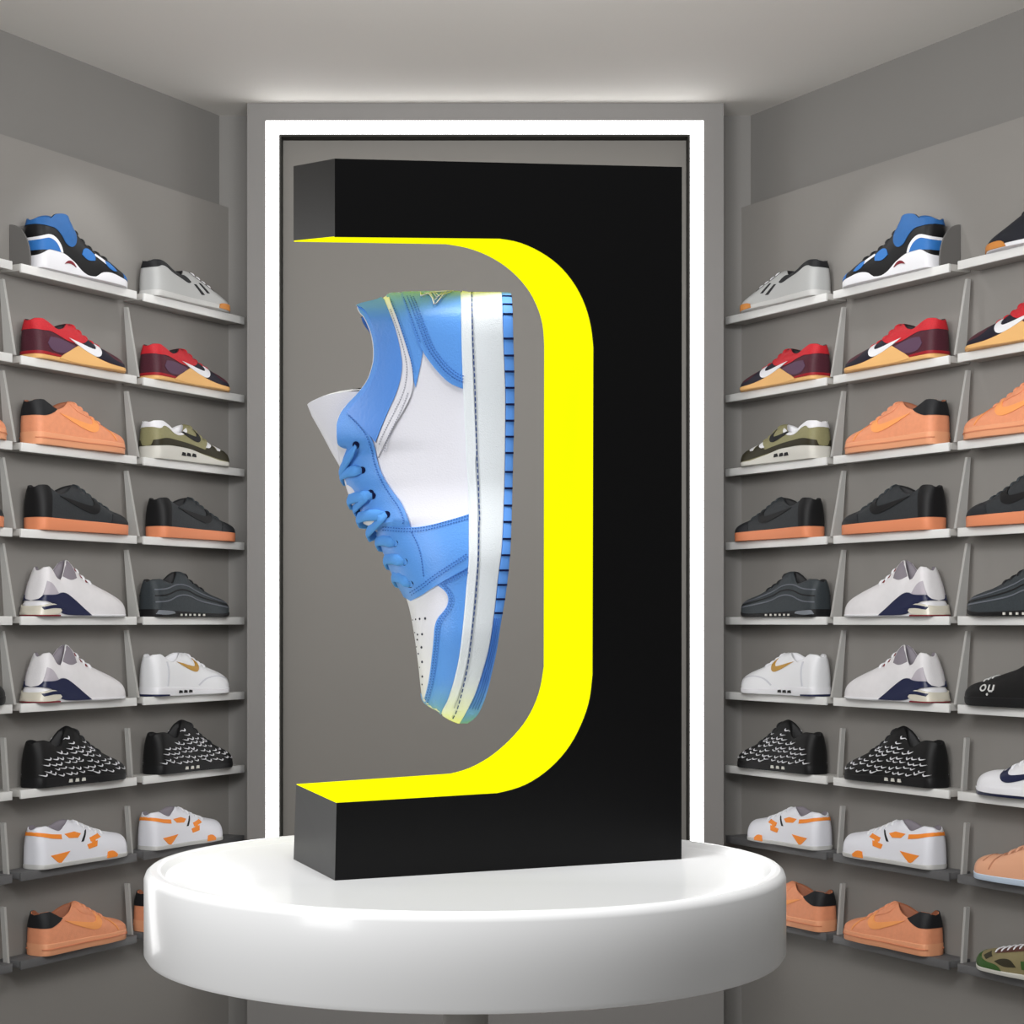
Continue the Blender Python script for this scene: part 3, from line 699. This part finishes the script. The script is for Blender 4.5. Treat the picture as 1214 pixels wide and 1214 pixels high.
# --- orange court sneaker, suede all over
top = [(0, 89.3), (6, 94.6), (20, 96), (36, 88), (58, 78), (80, 84), (105, 98), (122, 104), (140, 98), (165, 84), (195, 68), (225, 56), (255, 48), (278, 38), (295, 18)]
s, r = proto('court_sneaker', top, 22, [(0, 27), (150, 24), (260, 23), (295, 22)], c_orgs, c_org, C('lining_tan', 150, 90, 62), op=(0, 115))
s.patch(r, 'heel_tab', c_blk, [(0, 62), (0, 100), (26, 102), (46, 88), (58, 78), (44, 70), (22, 62), (6, 62)], off=1.6)
s.patch(r, 'swoosh', c_orgd, swoosh(64, 38, 122, 42), off=1.8)
s.patch(r, 'toe_seam', c_orgd, [[(186, 66), (205, 54), (222, 40), (232, 26), (236, 26), (227, 42), (208, 58), (190, 70)]], off=1.3)
s.patch(r, 'eyestay', c_org, [(110, 96), (122, 106), (150, 94), (198, 66), (192, 58), (150, 74), (122, 80)], off=1.3)
s.patch(r, 'sole_stripe', C('sole_line', 205, 128, 92), [[(2, 13), (292, 12), (292, 14), (2, 15.5)]], off=1.9, smooth=0, clamp=False)
s.laces(r, c_org, [130, 146, 162, 178, 194], 10)
SH['orange'] = r
# --- black suede sneaker on a gum sole
s, r = proto('suede_sneaker', top, 22, [(0, 27), (150, 24), (260, 22), (295, 22)], c_gum, C('suede_charcoal', 44, 47, 50, noise=.2, nscale=120, bump=.4), c_lin, op=(0, 115))
s.patch(r, 'heel_tab', c_dk, [(0, 26), (0, 102), (24, 102), (32, 84), (28, 56), (26, 27)], off=1.2)
s.patch(r, 'swoosh', c_dk, swoosh(54, 40, 126, 44), off=1.8)
s.patch(r, 'mudguard', C('suede_ink', 32, 34, 38), [(205, 24), (212, 44), (240, 50), (262, 46), (294, 26), (294, 21)], off=1.1)
s.laces(r, c_char, [128, 144, 160, 176, 192, 208], 11)
SH['gum'] = r
# --- white and navy shoe with the big heel cushion
top = [(0, 98.6), (6, 104.4), (26, 106), (40, 100), (56, 84), (70, 78), (84, 92), (100, 118), (110, 124), (124, 112), (145, 94), (170, 80), (200, 68), (230, 57), (260, 44), (282, 30), (295, 13)]
s, r = proto('cushion_runner', top, 20, [(0, 30), (40, 26), (80, 12), (120, 5), (295, 5)], c_wht, C('mesh_white', 218, 216, 218, noise=.05, nscale=60, bump=.4), c_grey, op=(0, 108), lean=26)
s.patch(r, 'heel_grey_panel', C('mesh_grey_white', 178, 172, 180), [(4, 40), (10, 76), (34, 70), (58, 46), (70, 34), (40, 36)], off=1.0)
s.patch(r, 'navy_clip', c_nvy, [(0, 34), (6, 46), (44, 46), (72, 54), (100, 38), (130, 18), (152, 2), (70, 2), (50, 14), (30, 30)], off=3.0, clamp=False)
s.patch(r, 'heel_cushion', c_chr, [(0, 3), (0, 22), (20, 28), (44, 26), (60, 12), (50, 3)], off=4.2, clamp=False)
s.patch(r, 'cushion_rim', c_nvy, [(4, 20), (30, 25), (68, 24), (66, 16), (34, 18), (8, 14)], off=4.9, clamp=False)
s.patch(r, 'red_heel_line', c_dred, [[(0, 0), (0, 3), (56, 3), (56, 0)]], off=3.6, smooth=0, clamp=False)
s.patch(r, 'tongue_lining', c_grey, [(80, 86), (100, 118), (108, 122), (116, 100), (118, 84), (98, 78)], off=1.0)
for x, z in ((122, 102), (140, 88), (154, 78)):
    s.patch(r, 'lace_loop', c_dred, [[(x - 3.5, z - 3), (x + 3.5, z - 4), (x + 4, z + 3), (x - 3, z + 4)]], off=1.5, smooth=0)
s.laces(r, c_wht, [132, 150, 168], 12)
SH['cushion'] = r
# --- olive and white runner
top = [(0, 85.6), (6, 90.6), (28, 92), (46, 84), (72, 68), (94, 70), (116, 88), (132, 96), (150, 88), (176, 72), (205, 58), (235, 50), (265, 42), (282, 32), (295, 14)]
s, r = proto('olive_runner', top, 20, [(0, 30), (50, 34), (110, 32), (170, 20), (230, 11), (295, 10)], c_cream, c_olv, c_wht, op=(0, 125))
s.patch(r, 'white_collar', c_wht, [(0, 76), (0, 96), (36, 96), (70, 72), (100, 76), (118, 84), (114, 72), (90, 62), (66, 62), (44, 78), (28, 82), (16, 72)], off=1.2)
s.patch(r, 'mudguard', c_olvd, [(0, 26), (2, 44), (30, 52), (60, 50), (120, 44), (168, 34), (196, 50), (212, 46), (216, 34), (236, 40), (262, 38), (288, 30), (294, 12), (228, 12), (168, 22), (110, 32), (50, 34)], off=1.3, lim=40)
s.patch(r, 'swoosh', c_dk, swoosh(78, 50, 84, 34), off=2.0)
s.patch(r, 'toe_patch', c_wht, [(172, 40), (190, 56), (206, 60), (200, 48), (184, 38)], off=1.6)
s.patch(r, 'toe_patch', c_wht, [(218, 36), (222, 50), (246, 48), (262, 40), (240, 42), (228, 34)], off=1.6)
for x in (84, 102, 122): s.patch(r, 'cushion_window', c_dk, [(x, 13), (x + 3, 21), (x + 12, 20), (x + 14, 12)], off=2.3, clamp=False)
s.laces(r, c_olv, [142, 158, 174, 190], 10)
SH['olive'] = r
# --- black runner with wavy lines
top = [(0, 83.7), (6, 88.7), (26, 90), (44, 84), (66, 80), (84, 96), (104, 112), (120, 112), (136, 98), (160, 84), (190, 70), (220, 58), (250, 50), (275, 42), (290, 26), (295, 14)]
s, r = proto('wavy_runner', top, 18, [(0, 18), (150, 10), (230, 8), (295, 16)], c_dk, c_char, c_lin, op=(0, 104), sb=[(0, 0), (240, 0), (295, 8)])
for k, dz in enumerate((0, 15, 30)):
    wv = [(4, 34 + dz), (40, 36 + dz), (80, 52 + dz * .9), (115, 52 + dz * .8), (150, 38 + dz * .75), (200, 30 + dz * .55), (250, 24 + dz * .45), (288, 20 + dz * .3)]
    s.patch(r, 'wavy_line', c_chl if k != 1 else c_dk, [wv + [(x, z + 3) for x, z in wv[::-1]]], off=1.1, lim=70)
s.patch(r, 'air_window', C('window_grey', 120, 125, 132, r=.3), [[(4, 6), (8, 16), (56, 14), (60, 8), (30, 4)]], off=2.0, clamp=False)
for x in (80, 96, 112, 128, 144, 160): s.patch(r, 'sole_window', c_cream, [[(x, 2), (x, 7), (x + 5, 7), (x + 5, 2)]], off=2.2, smooth=0, clamp=False)
s.laces(r, c_blk, [128, 146, 164, 182], 11)
SH['wavy'] = r
# --- white runner with a gold tick
top = [(0, 93.9), (6, 99.5), (26, 101), (40, 92), (62, 82), (84, 90), (110, 104), (128, 104), (148, 94), (175, 80), (200, 70), (225, 62), (255, 52), (280, 38), (295, 18)]
s, r = proto('white_runner', top, 20, [(0, 22), (60, 22), (150, 16), (240, 12), (295, 14)], c_wht, C('leather_bright', 224, 225, 228, r=.5), c_wht, op=(0, 112))
s.patch(r, 'swoosh', c_gold, swoosh(76, 56, 82, 34), off=1.8)
s.patch(r, 'heel_line', C('leather_shade', 200, 201, 208), [[(34, 24), (40, 60), (38, 84), (43, 84), (45, 60), (39, 24)]], off=1.2)
s.patch(r, 'mudguard', C('leather_shade', 200, 201, 208), [[(150, 22), (176, 40), (230, 44), (280, 30), (281, 33), (230, 47), (174, 43), (146, 24)]], off=1.2)
for x in (74, 92, 110): s.patch(r, 'cushion_window', c_dk, [(x, 6), (x + 2, 13), (x + 11, 12), (x + 12, 6)], off=2.3, clamp=False)
s.patch(r, 'navy_heel_base', c_nvy, [[(0, 0), (0, 5), (40, 4), (40, 0)]], off=2.0, smooth=0, clamp=False)
s.laces(r, c_wht, [138, 154, 170, 186], 10)
SH['gold'] = r
# --- black runner with a pattern of small pale ticks
top = [(0, 93.0), (6, 98.5), (24, 100), (42, 96), (60, 84), (76, 88), (96, 116), (112, 128), (130, 122), (150, 104), (175, 84), (205, 68), (232, 56), (262, 44), (282, 34), (295, 16)]
s, r = proto('patterned_runner', top, 18, [(0, 22), (150, 18), (240, 14), (295, 14)], c_dk, C('mesh_jet', 12, 12, 13, r=.6), c_dk, op=(0, 106))
ps = []; rnd = random.Random(3)
for i in range(13):
    for j in range(9):
        x = 6 + i * 22 + (j % 2) * 11 + rnd.uniform(-4, 4); z = 26 + j * 11 + rnd.uniform(-2.5, 2.5)
        if x < 278 and z < s.tp(min(294, x + 10)) - 9 and not (x < 40 and z > 62) and not (86 < x < 128 and z > 92):
            ps.append(swoosh(x, z - 3, 19 + rnd.uniform(-4, 3), 6 + rnd.uniform(-1, 2), tilt=rnd.uniform(-2, 3)))
s.patch(r, 'tick_pattern', C('print_pale', 215, 215, 220), ps, off=1.2, smooth=0, step=8, both=True)
for x in (84, 104, 124): s.patch(r, 'cushion_window', c_cream, [(x, 7), (x + 2, 14), (x + 9, 14), (x + 10, 7)], off=2.2, clamp=False)
s.laces(r, c_blk, [135, 150, 165, 180, 195], 12)
SH['ticks'] = r
# --- white trainer with orange bars
top = [(0, 83.7), (6, 88.7), (24, 90), (42, 82), (60, 76), (80, 86), (104, 96), (122, 93), (150, 82), (180, 70), (210, 62), (240, 56), (268, 50), (285, 38), (295, 20)]
s, r = proto('striped_trainer', top, 20, [(0, 10), (295, 9)], c_gw, C('leather_ice', 224, 225, 232, r=.5), c_grey, op=(0, 110))
s.patch(r, 'collar_stripe', c_orb, [[(0, 72), (0, 80), (36, 73), (62, 70), (62, 60), (34, 64)]], off=1.3, smooth=0)
s.patch(r, 'side_stripe', c_orb, [[(72, 70), (104, 72), (124, 66), (112, 58), (84, 60)]], off=1.3, smooth=0)
s.patch(r, 'black_stripe', c_blk, [[(140, 70), (146, 72), (128, 48), (121, 48)]], off=1.3, smooth=0)
s.patch(r, 'side_stripe', c_orb, [[(148, 54), (180, 60), (184, 52), (150, 45)]], off=1.3, smooth=0)
s.patch(r, 'side_stripe', c_orb, [[(138, 40), (170, 46), (166, 34), (142, 30)], [(158, 56), (168, 58), (160, 34), (150, 36)]], off=1.35, smooth=0)
s.patch(r, 'heel_wedge', c_orb, [[(26, 28), (58, 30), (84, 32), (62, 14), (52, 4), (46, 12)]], off=1.3, smooth=0)
s.patch(r, 'toe_dot', c_orb, [(192, 4), (196, 18), (212, 20), (226, 10), (224, 4)], off=2.0, clamp=False)
s.laces(r, c_wht, [128, 145, 162, 179, 196], 10)
SH['stripes'] = r
# --- black shoe with lettering, white shoe with navy sole, peach shoe, camouflage shoe, black-gum toe trainer
top = [(0, 83.7), (6, 88.7), (26, 90), (46, 84), (80, 78), (104, 88), (120, 90), (150, 78), (190, 66), (230, 54), (262, 46), (284, 36), (295, 20)]
s, r = proto('black_lettered_sneaker', top, 20, [(0, 22), (295, 18)], c_dk, C('canvas_black', 9, 9, 10, r=.6), c_dk, op=(0, 112), sb=[(0, 0), (255, 0), (295, 12)])
def ringp(x, z, a, b, t): return [[(x + a * math.cos(k * .5236), z + b * math.sin(k * .5236)) for k in range(i, i + 2)] + [(x + (a - t) * math.cos(k * .5236), z + (b - t) * math.sin(k * .5236)) for k in range(i + 1, i - 1, -1)] for i in range(12)]
s.patch(r, 'lettering', c_gw, ringp(214, 38, 9, 7.5, 3) + [[(196, 45), (200, 45), (200, 34), (196, 32)], [(184, 45), (188, 45), (188, 32), (184, 34)], [(186, 34), (198, 34), (196, 30), (188, 30)], [(197, 25), (200, 28), (203, 25), (200, 22)]], off=1.2, smooth=0)
s.laces(r, c_gw, [205, 216, 228], 5, rx=1.6); SH['letter'] = r
top = [(0, 85.6), (6, 90.6), (26, 92), (46, 84), (80, 76), (104, 90), (120, 96), (150, 82), (190, 64), (220, 54), (250, 50), (278, 40), (295, 20)]
s, r = proto('white_sneaker', top, 20, [(0, 14), (255, 10), (295, 14)], c_nvy, c_wht, c_wht, op=(0, 112))
s.patch(r, 'midsole_wall', c_wht, [[(4, 6), (4, 24), (150, 20), (260, 16), (280, 16), (262, 6), (150, 6)]], off=2.2, clamp=False)
s.patch(r, 'swoosh', c_nvy, swoosh(80, 30, 130, 38), off=1.8)
s.laces(r, c_wht, [130, 148, 166, 184], 10); SH['navysole'] = r
s, r = proto('peach_sneaker', top, 20, [(0, 16), (255, 12), (295, 14)], c_lbl, C('leather_peach', 222, 165, 132, r=.5), C('lining_peach', 190, 130, 100), op=(0, 112))
s.patch(r, 'toe_seam', C('seam_peach', 190, 130, 100), [[(200, 60), (215, 44), (222, 24), (225, 24), (219, 45), (204, 62)], [(236, 54), (246, 38), (249, 39), (240, 54)]], off=1.2, smooth=0)
s.patch(r, 'eyestay', C('seam_peach', 190, 130, 100), [(118, 92), (150, 84), (205, 60), (198, 54), (150, 72), (124, 78)], off=1.2)
s.laces(r, C('lace_peach', 215, 160, 130), [130, 148, 166, 184], 10); SH['peach'] = r
top = [(0, 72.5), (6, 76.8), (26, 78), (46, 72), (80, 64), (104, 74), (120, 76), (150, 68), (190, 58), (220, 50), (250, 44), (278, 34), (295, 16)]
s, r = proto('camouflage_sneaker', top, 20, [(0, 16), (255, 8), (295, 12)], c_cream, c_cam, c_brn, op=(0, 112))
s.patch(r, 'toe_guard', c_grn, [(196, 8), (206, 20), (250, 22), (272, 40), (290, 30), (294, 11), (255, 7)], off=1.2)
s.patch(r, 'camouflage_patch', c_olvd, [[(160, 22), (176, 36), (200, 34), (216, 26), (190, 18)], [(226, 34), (240, 42), (252, 32), (240, 26)]], off=1.2)
s.patch(r, 'camouflage_patch', c_grn, [[(110, 20), (126, 38), (150, 36), (146, 20)], [(60, 24), (76, 46), (98, 36), (90, 20)]], off=1.2)
s.patch(r, 'eyestay', c_brn, [(118, 74), (150, 72), (232, 48), (224, 40), (150, 56), (124, 62)], off=1.4)
s.laces(r, c_wht, [150, 165, 180, 195, 210, 225], 8, rx=1.8); SH['camo'] = r
top = [(0, 85.6), (6, 90.6), (26, 92), (46, 84), (80, 76), (104, 92), (120, 96), (150, 84), (180, 72), (215, 56), (250, 38), (275, 26), (295, 12)]
s, r = proto('black_trainer', top, 20, [(0, 14), (200, 8), (225, 8), (240, 14), (295, 8)], c_wht, C('fabric_ink', 26, 28, 36, bump=.4), c_lin, op=(0, 112))
s.patch(r, 'gum_toe', C('gum_amber', 196, 128, 60), [(210, 1), (216, 12), (232, 17), (288, 12), (294, 2)], off=2.4, clamp=False)
s.laces(r, c_blk, [130, 148, 166, 184], 10); SH['inktoe'] = r

def place(root, s_, row, u, used):
    first = root not in used; used.add(root)
    if first: o = root
    else:
        o = root.copy(); COL.objects.link(o)
        for ch in root.children:
            c = ch.copy(); COL.objects.link(c); c.parent = o; c.matrix_parent_inverse = ch.matrix_parent_inverse.copy()
    d = (SN, CS) if s_ < 0 else (-SN, CS)
    x, y = P(u, SHOE_DN, s_)
    o.location = (x, y, HZ[row] + .0008); o.rotation_euler = (0, 0, math.atan2(d[1], d[0]))
    return o
SHOE_DN = W1 + .045
DESC = {'blue': ('blue, black and white chunky running shoe', 'blue and black runners'), 'grey': ('pale grey trainer with two black side bars', 'grey trainers with black bars'),
        'red': ('red and maroon training shoe with white tick', 'red training shoes'), 'orange': ('orange suede court sneaker with black heel tab', 'orange court sneakers'),
        'gum': ('black suede sneaker with orange gum sole', 'black gum-soled sneakers'), 'cushion': ('white runner with navy heel cushion', 'white and navy cushion runners'),
        'olive': ('olive and white runner with black tick', 'olive runners'), 'wavy': ('charcoal runner with wavy side lines', 'charcoal wavy runners'),
        'gold': ('white runner with gold tick', 'white runners with gold tick'), 'ticks': ('black runner patterned with small pale ticks', 'black patterned runners'),
        'stripes': ('white trainer with orange stripes and wedge', 'white and orange trainers'), 'letter': ('black sneaker with pale lettering', 'black lettered sneakers'),
        'navysole': ('white sneaker with navy sole edge', None), 'peach': ('peach leather sneaker with ice-blue sole', None), 'camo': ('camouflage sneaker with green toe guard', None),
        'inktoe': ('dark trainer with amber gum toe', None)}
GRID = [['inktoe', 'blue', 'grey'], ['red', 'red', 'red'], ['orange', 'orange', 'olive'], ['gum', 'gum', 'gum'], ['wavy', 'cushion', 'wavy'],
        ['letter', 'cushion', 'gold'], ['navysole', 'ticks', 'ticks'], ['peach', 'stripes', 'stripes'], ['camo', 'orange', 'orange']]
# heel column in the picture (mirrored to the left wall) of each shoe
HEELPX = [[-120, 54, 182], [-122, 38, 181], [-116, 36, 181], [-120, 42, 191], [-120, 40, 181], [-118, 40, 181], [-110, 34, 181], [-112, 55, 190], [-110, 44, 178]]
TOEPX = [[-22, 148, 268], [2, 145, 268], [5, 145, 268], [2, 149, 275], [1, 146, 268], [4, 146, 268], [-10, 146, 272], [-7, 148, 260], [-10, 152, 262]]
SPOT = {2: ('next to the pillar', ), 1: ('in the middle bay',), 0: ('at the picture edge',)}
used = set()
for s_, sn in ((-1, 'left'), (1, 'right')):
    for row in range(9):
        for seg in range(3):
            kind = GRID[row][seg]
            if s_ < 0 and seg == 0 and row not in (2, 3, 5):
                board(s_, row, seg, 'empty-looking end of %s shelf board, near bay of left wall, %s row' % ('dark grey' if row >= 7 else 'white', ROWN[row]))
                continue
            dark = row >= 7
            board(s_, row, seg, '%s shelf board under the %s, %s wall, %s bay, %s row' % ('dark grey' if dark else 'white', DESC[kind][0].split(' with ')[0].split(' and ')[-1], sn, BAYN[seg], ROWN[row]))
            ut = U(TOEPX[row][seg], SHOE_DN); uh0 = U(HEELPX[row][seg], SHOE_DN)
            uh = ut + .322
            if seg == 2: uh = ut + (.295 if row == 7 else .318)
            o = place(SH[kind], s_, row, uh, used)
            if seg == 2: o.scale = ((.295 if row == 7 else .318) / .295, 1, 1.0)
            else: o.scale = (.322 / .295, 1, 1.04)
            if row == 0 and seg == 1: o.scale[2] = 1.13
            if row == 8 and seg == 1: o.scale = (1.03, 1, 1.0)
            tag(o, '%s, %s wall, %s bay, %s row' % (DESC[kind][0], sn, BAYN[seg], ROWN[row]), 'shoe', DESC[kind][1])
    for row in range(1, 9):
        for j in (0, 1): bracket(s_, row, j)
    # rounded grey plate at the heel of the top runner
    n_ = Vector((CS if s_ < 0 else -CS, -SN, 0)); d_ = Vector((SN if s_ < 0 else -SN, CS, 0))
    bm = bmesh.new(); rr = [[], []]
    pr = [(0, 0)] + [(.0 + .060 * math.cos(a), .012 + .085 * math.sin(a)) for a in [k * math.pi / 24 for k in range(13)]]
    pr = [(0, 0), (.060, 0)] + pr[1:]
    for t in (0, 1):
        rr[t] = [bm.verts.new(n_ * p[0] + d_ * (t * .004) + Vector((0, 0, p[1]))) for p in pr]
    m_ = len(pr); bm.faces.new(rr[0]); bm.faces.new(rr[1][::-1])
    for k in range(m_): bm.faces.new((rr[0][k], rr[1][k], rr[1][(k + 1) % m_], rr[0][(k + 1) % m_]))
    o = link('rounded_plate', bm, C('plate_grey', 100, 98, 96)); o.location = (*P(SEG[1][0] - .030, W1 + .002, s_), HZ[0] + .0008)
    tag(o, 'rounded grey plate behind the blue runner on the %s wall' % sn, 'bookend', 'rounded grey plates')
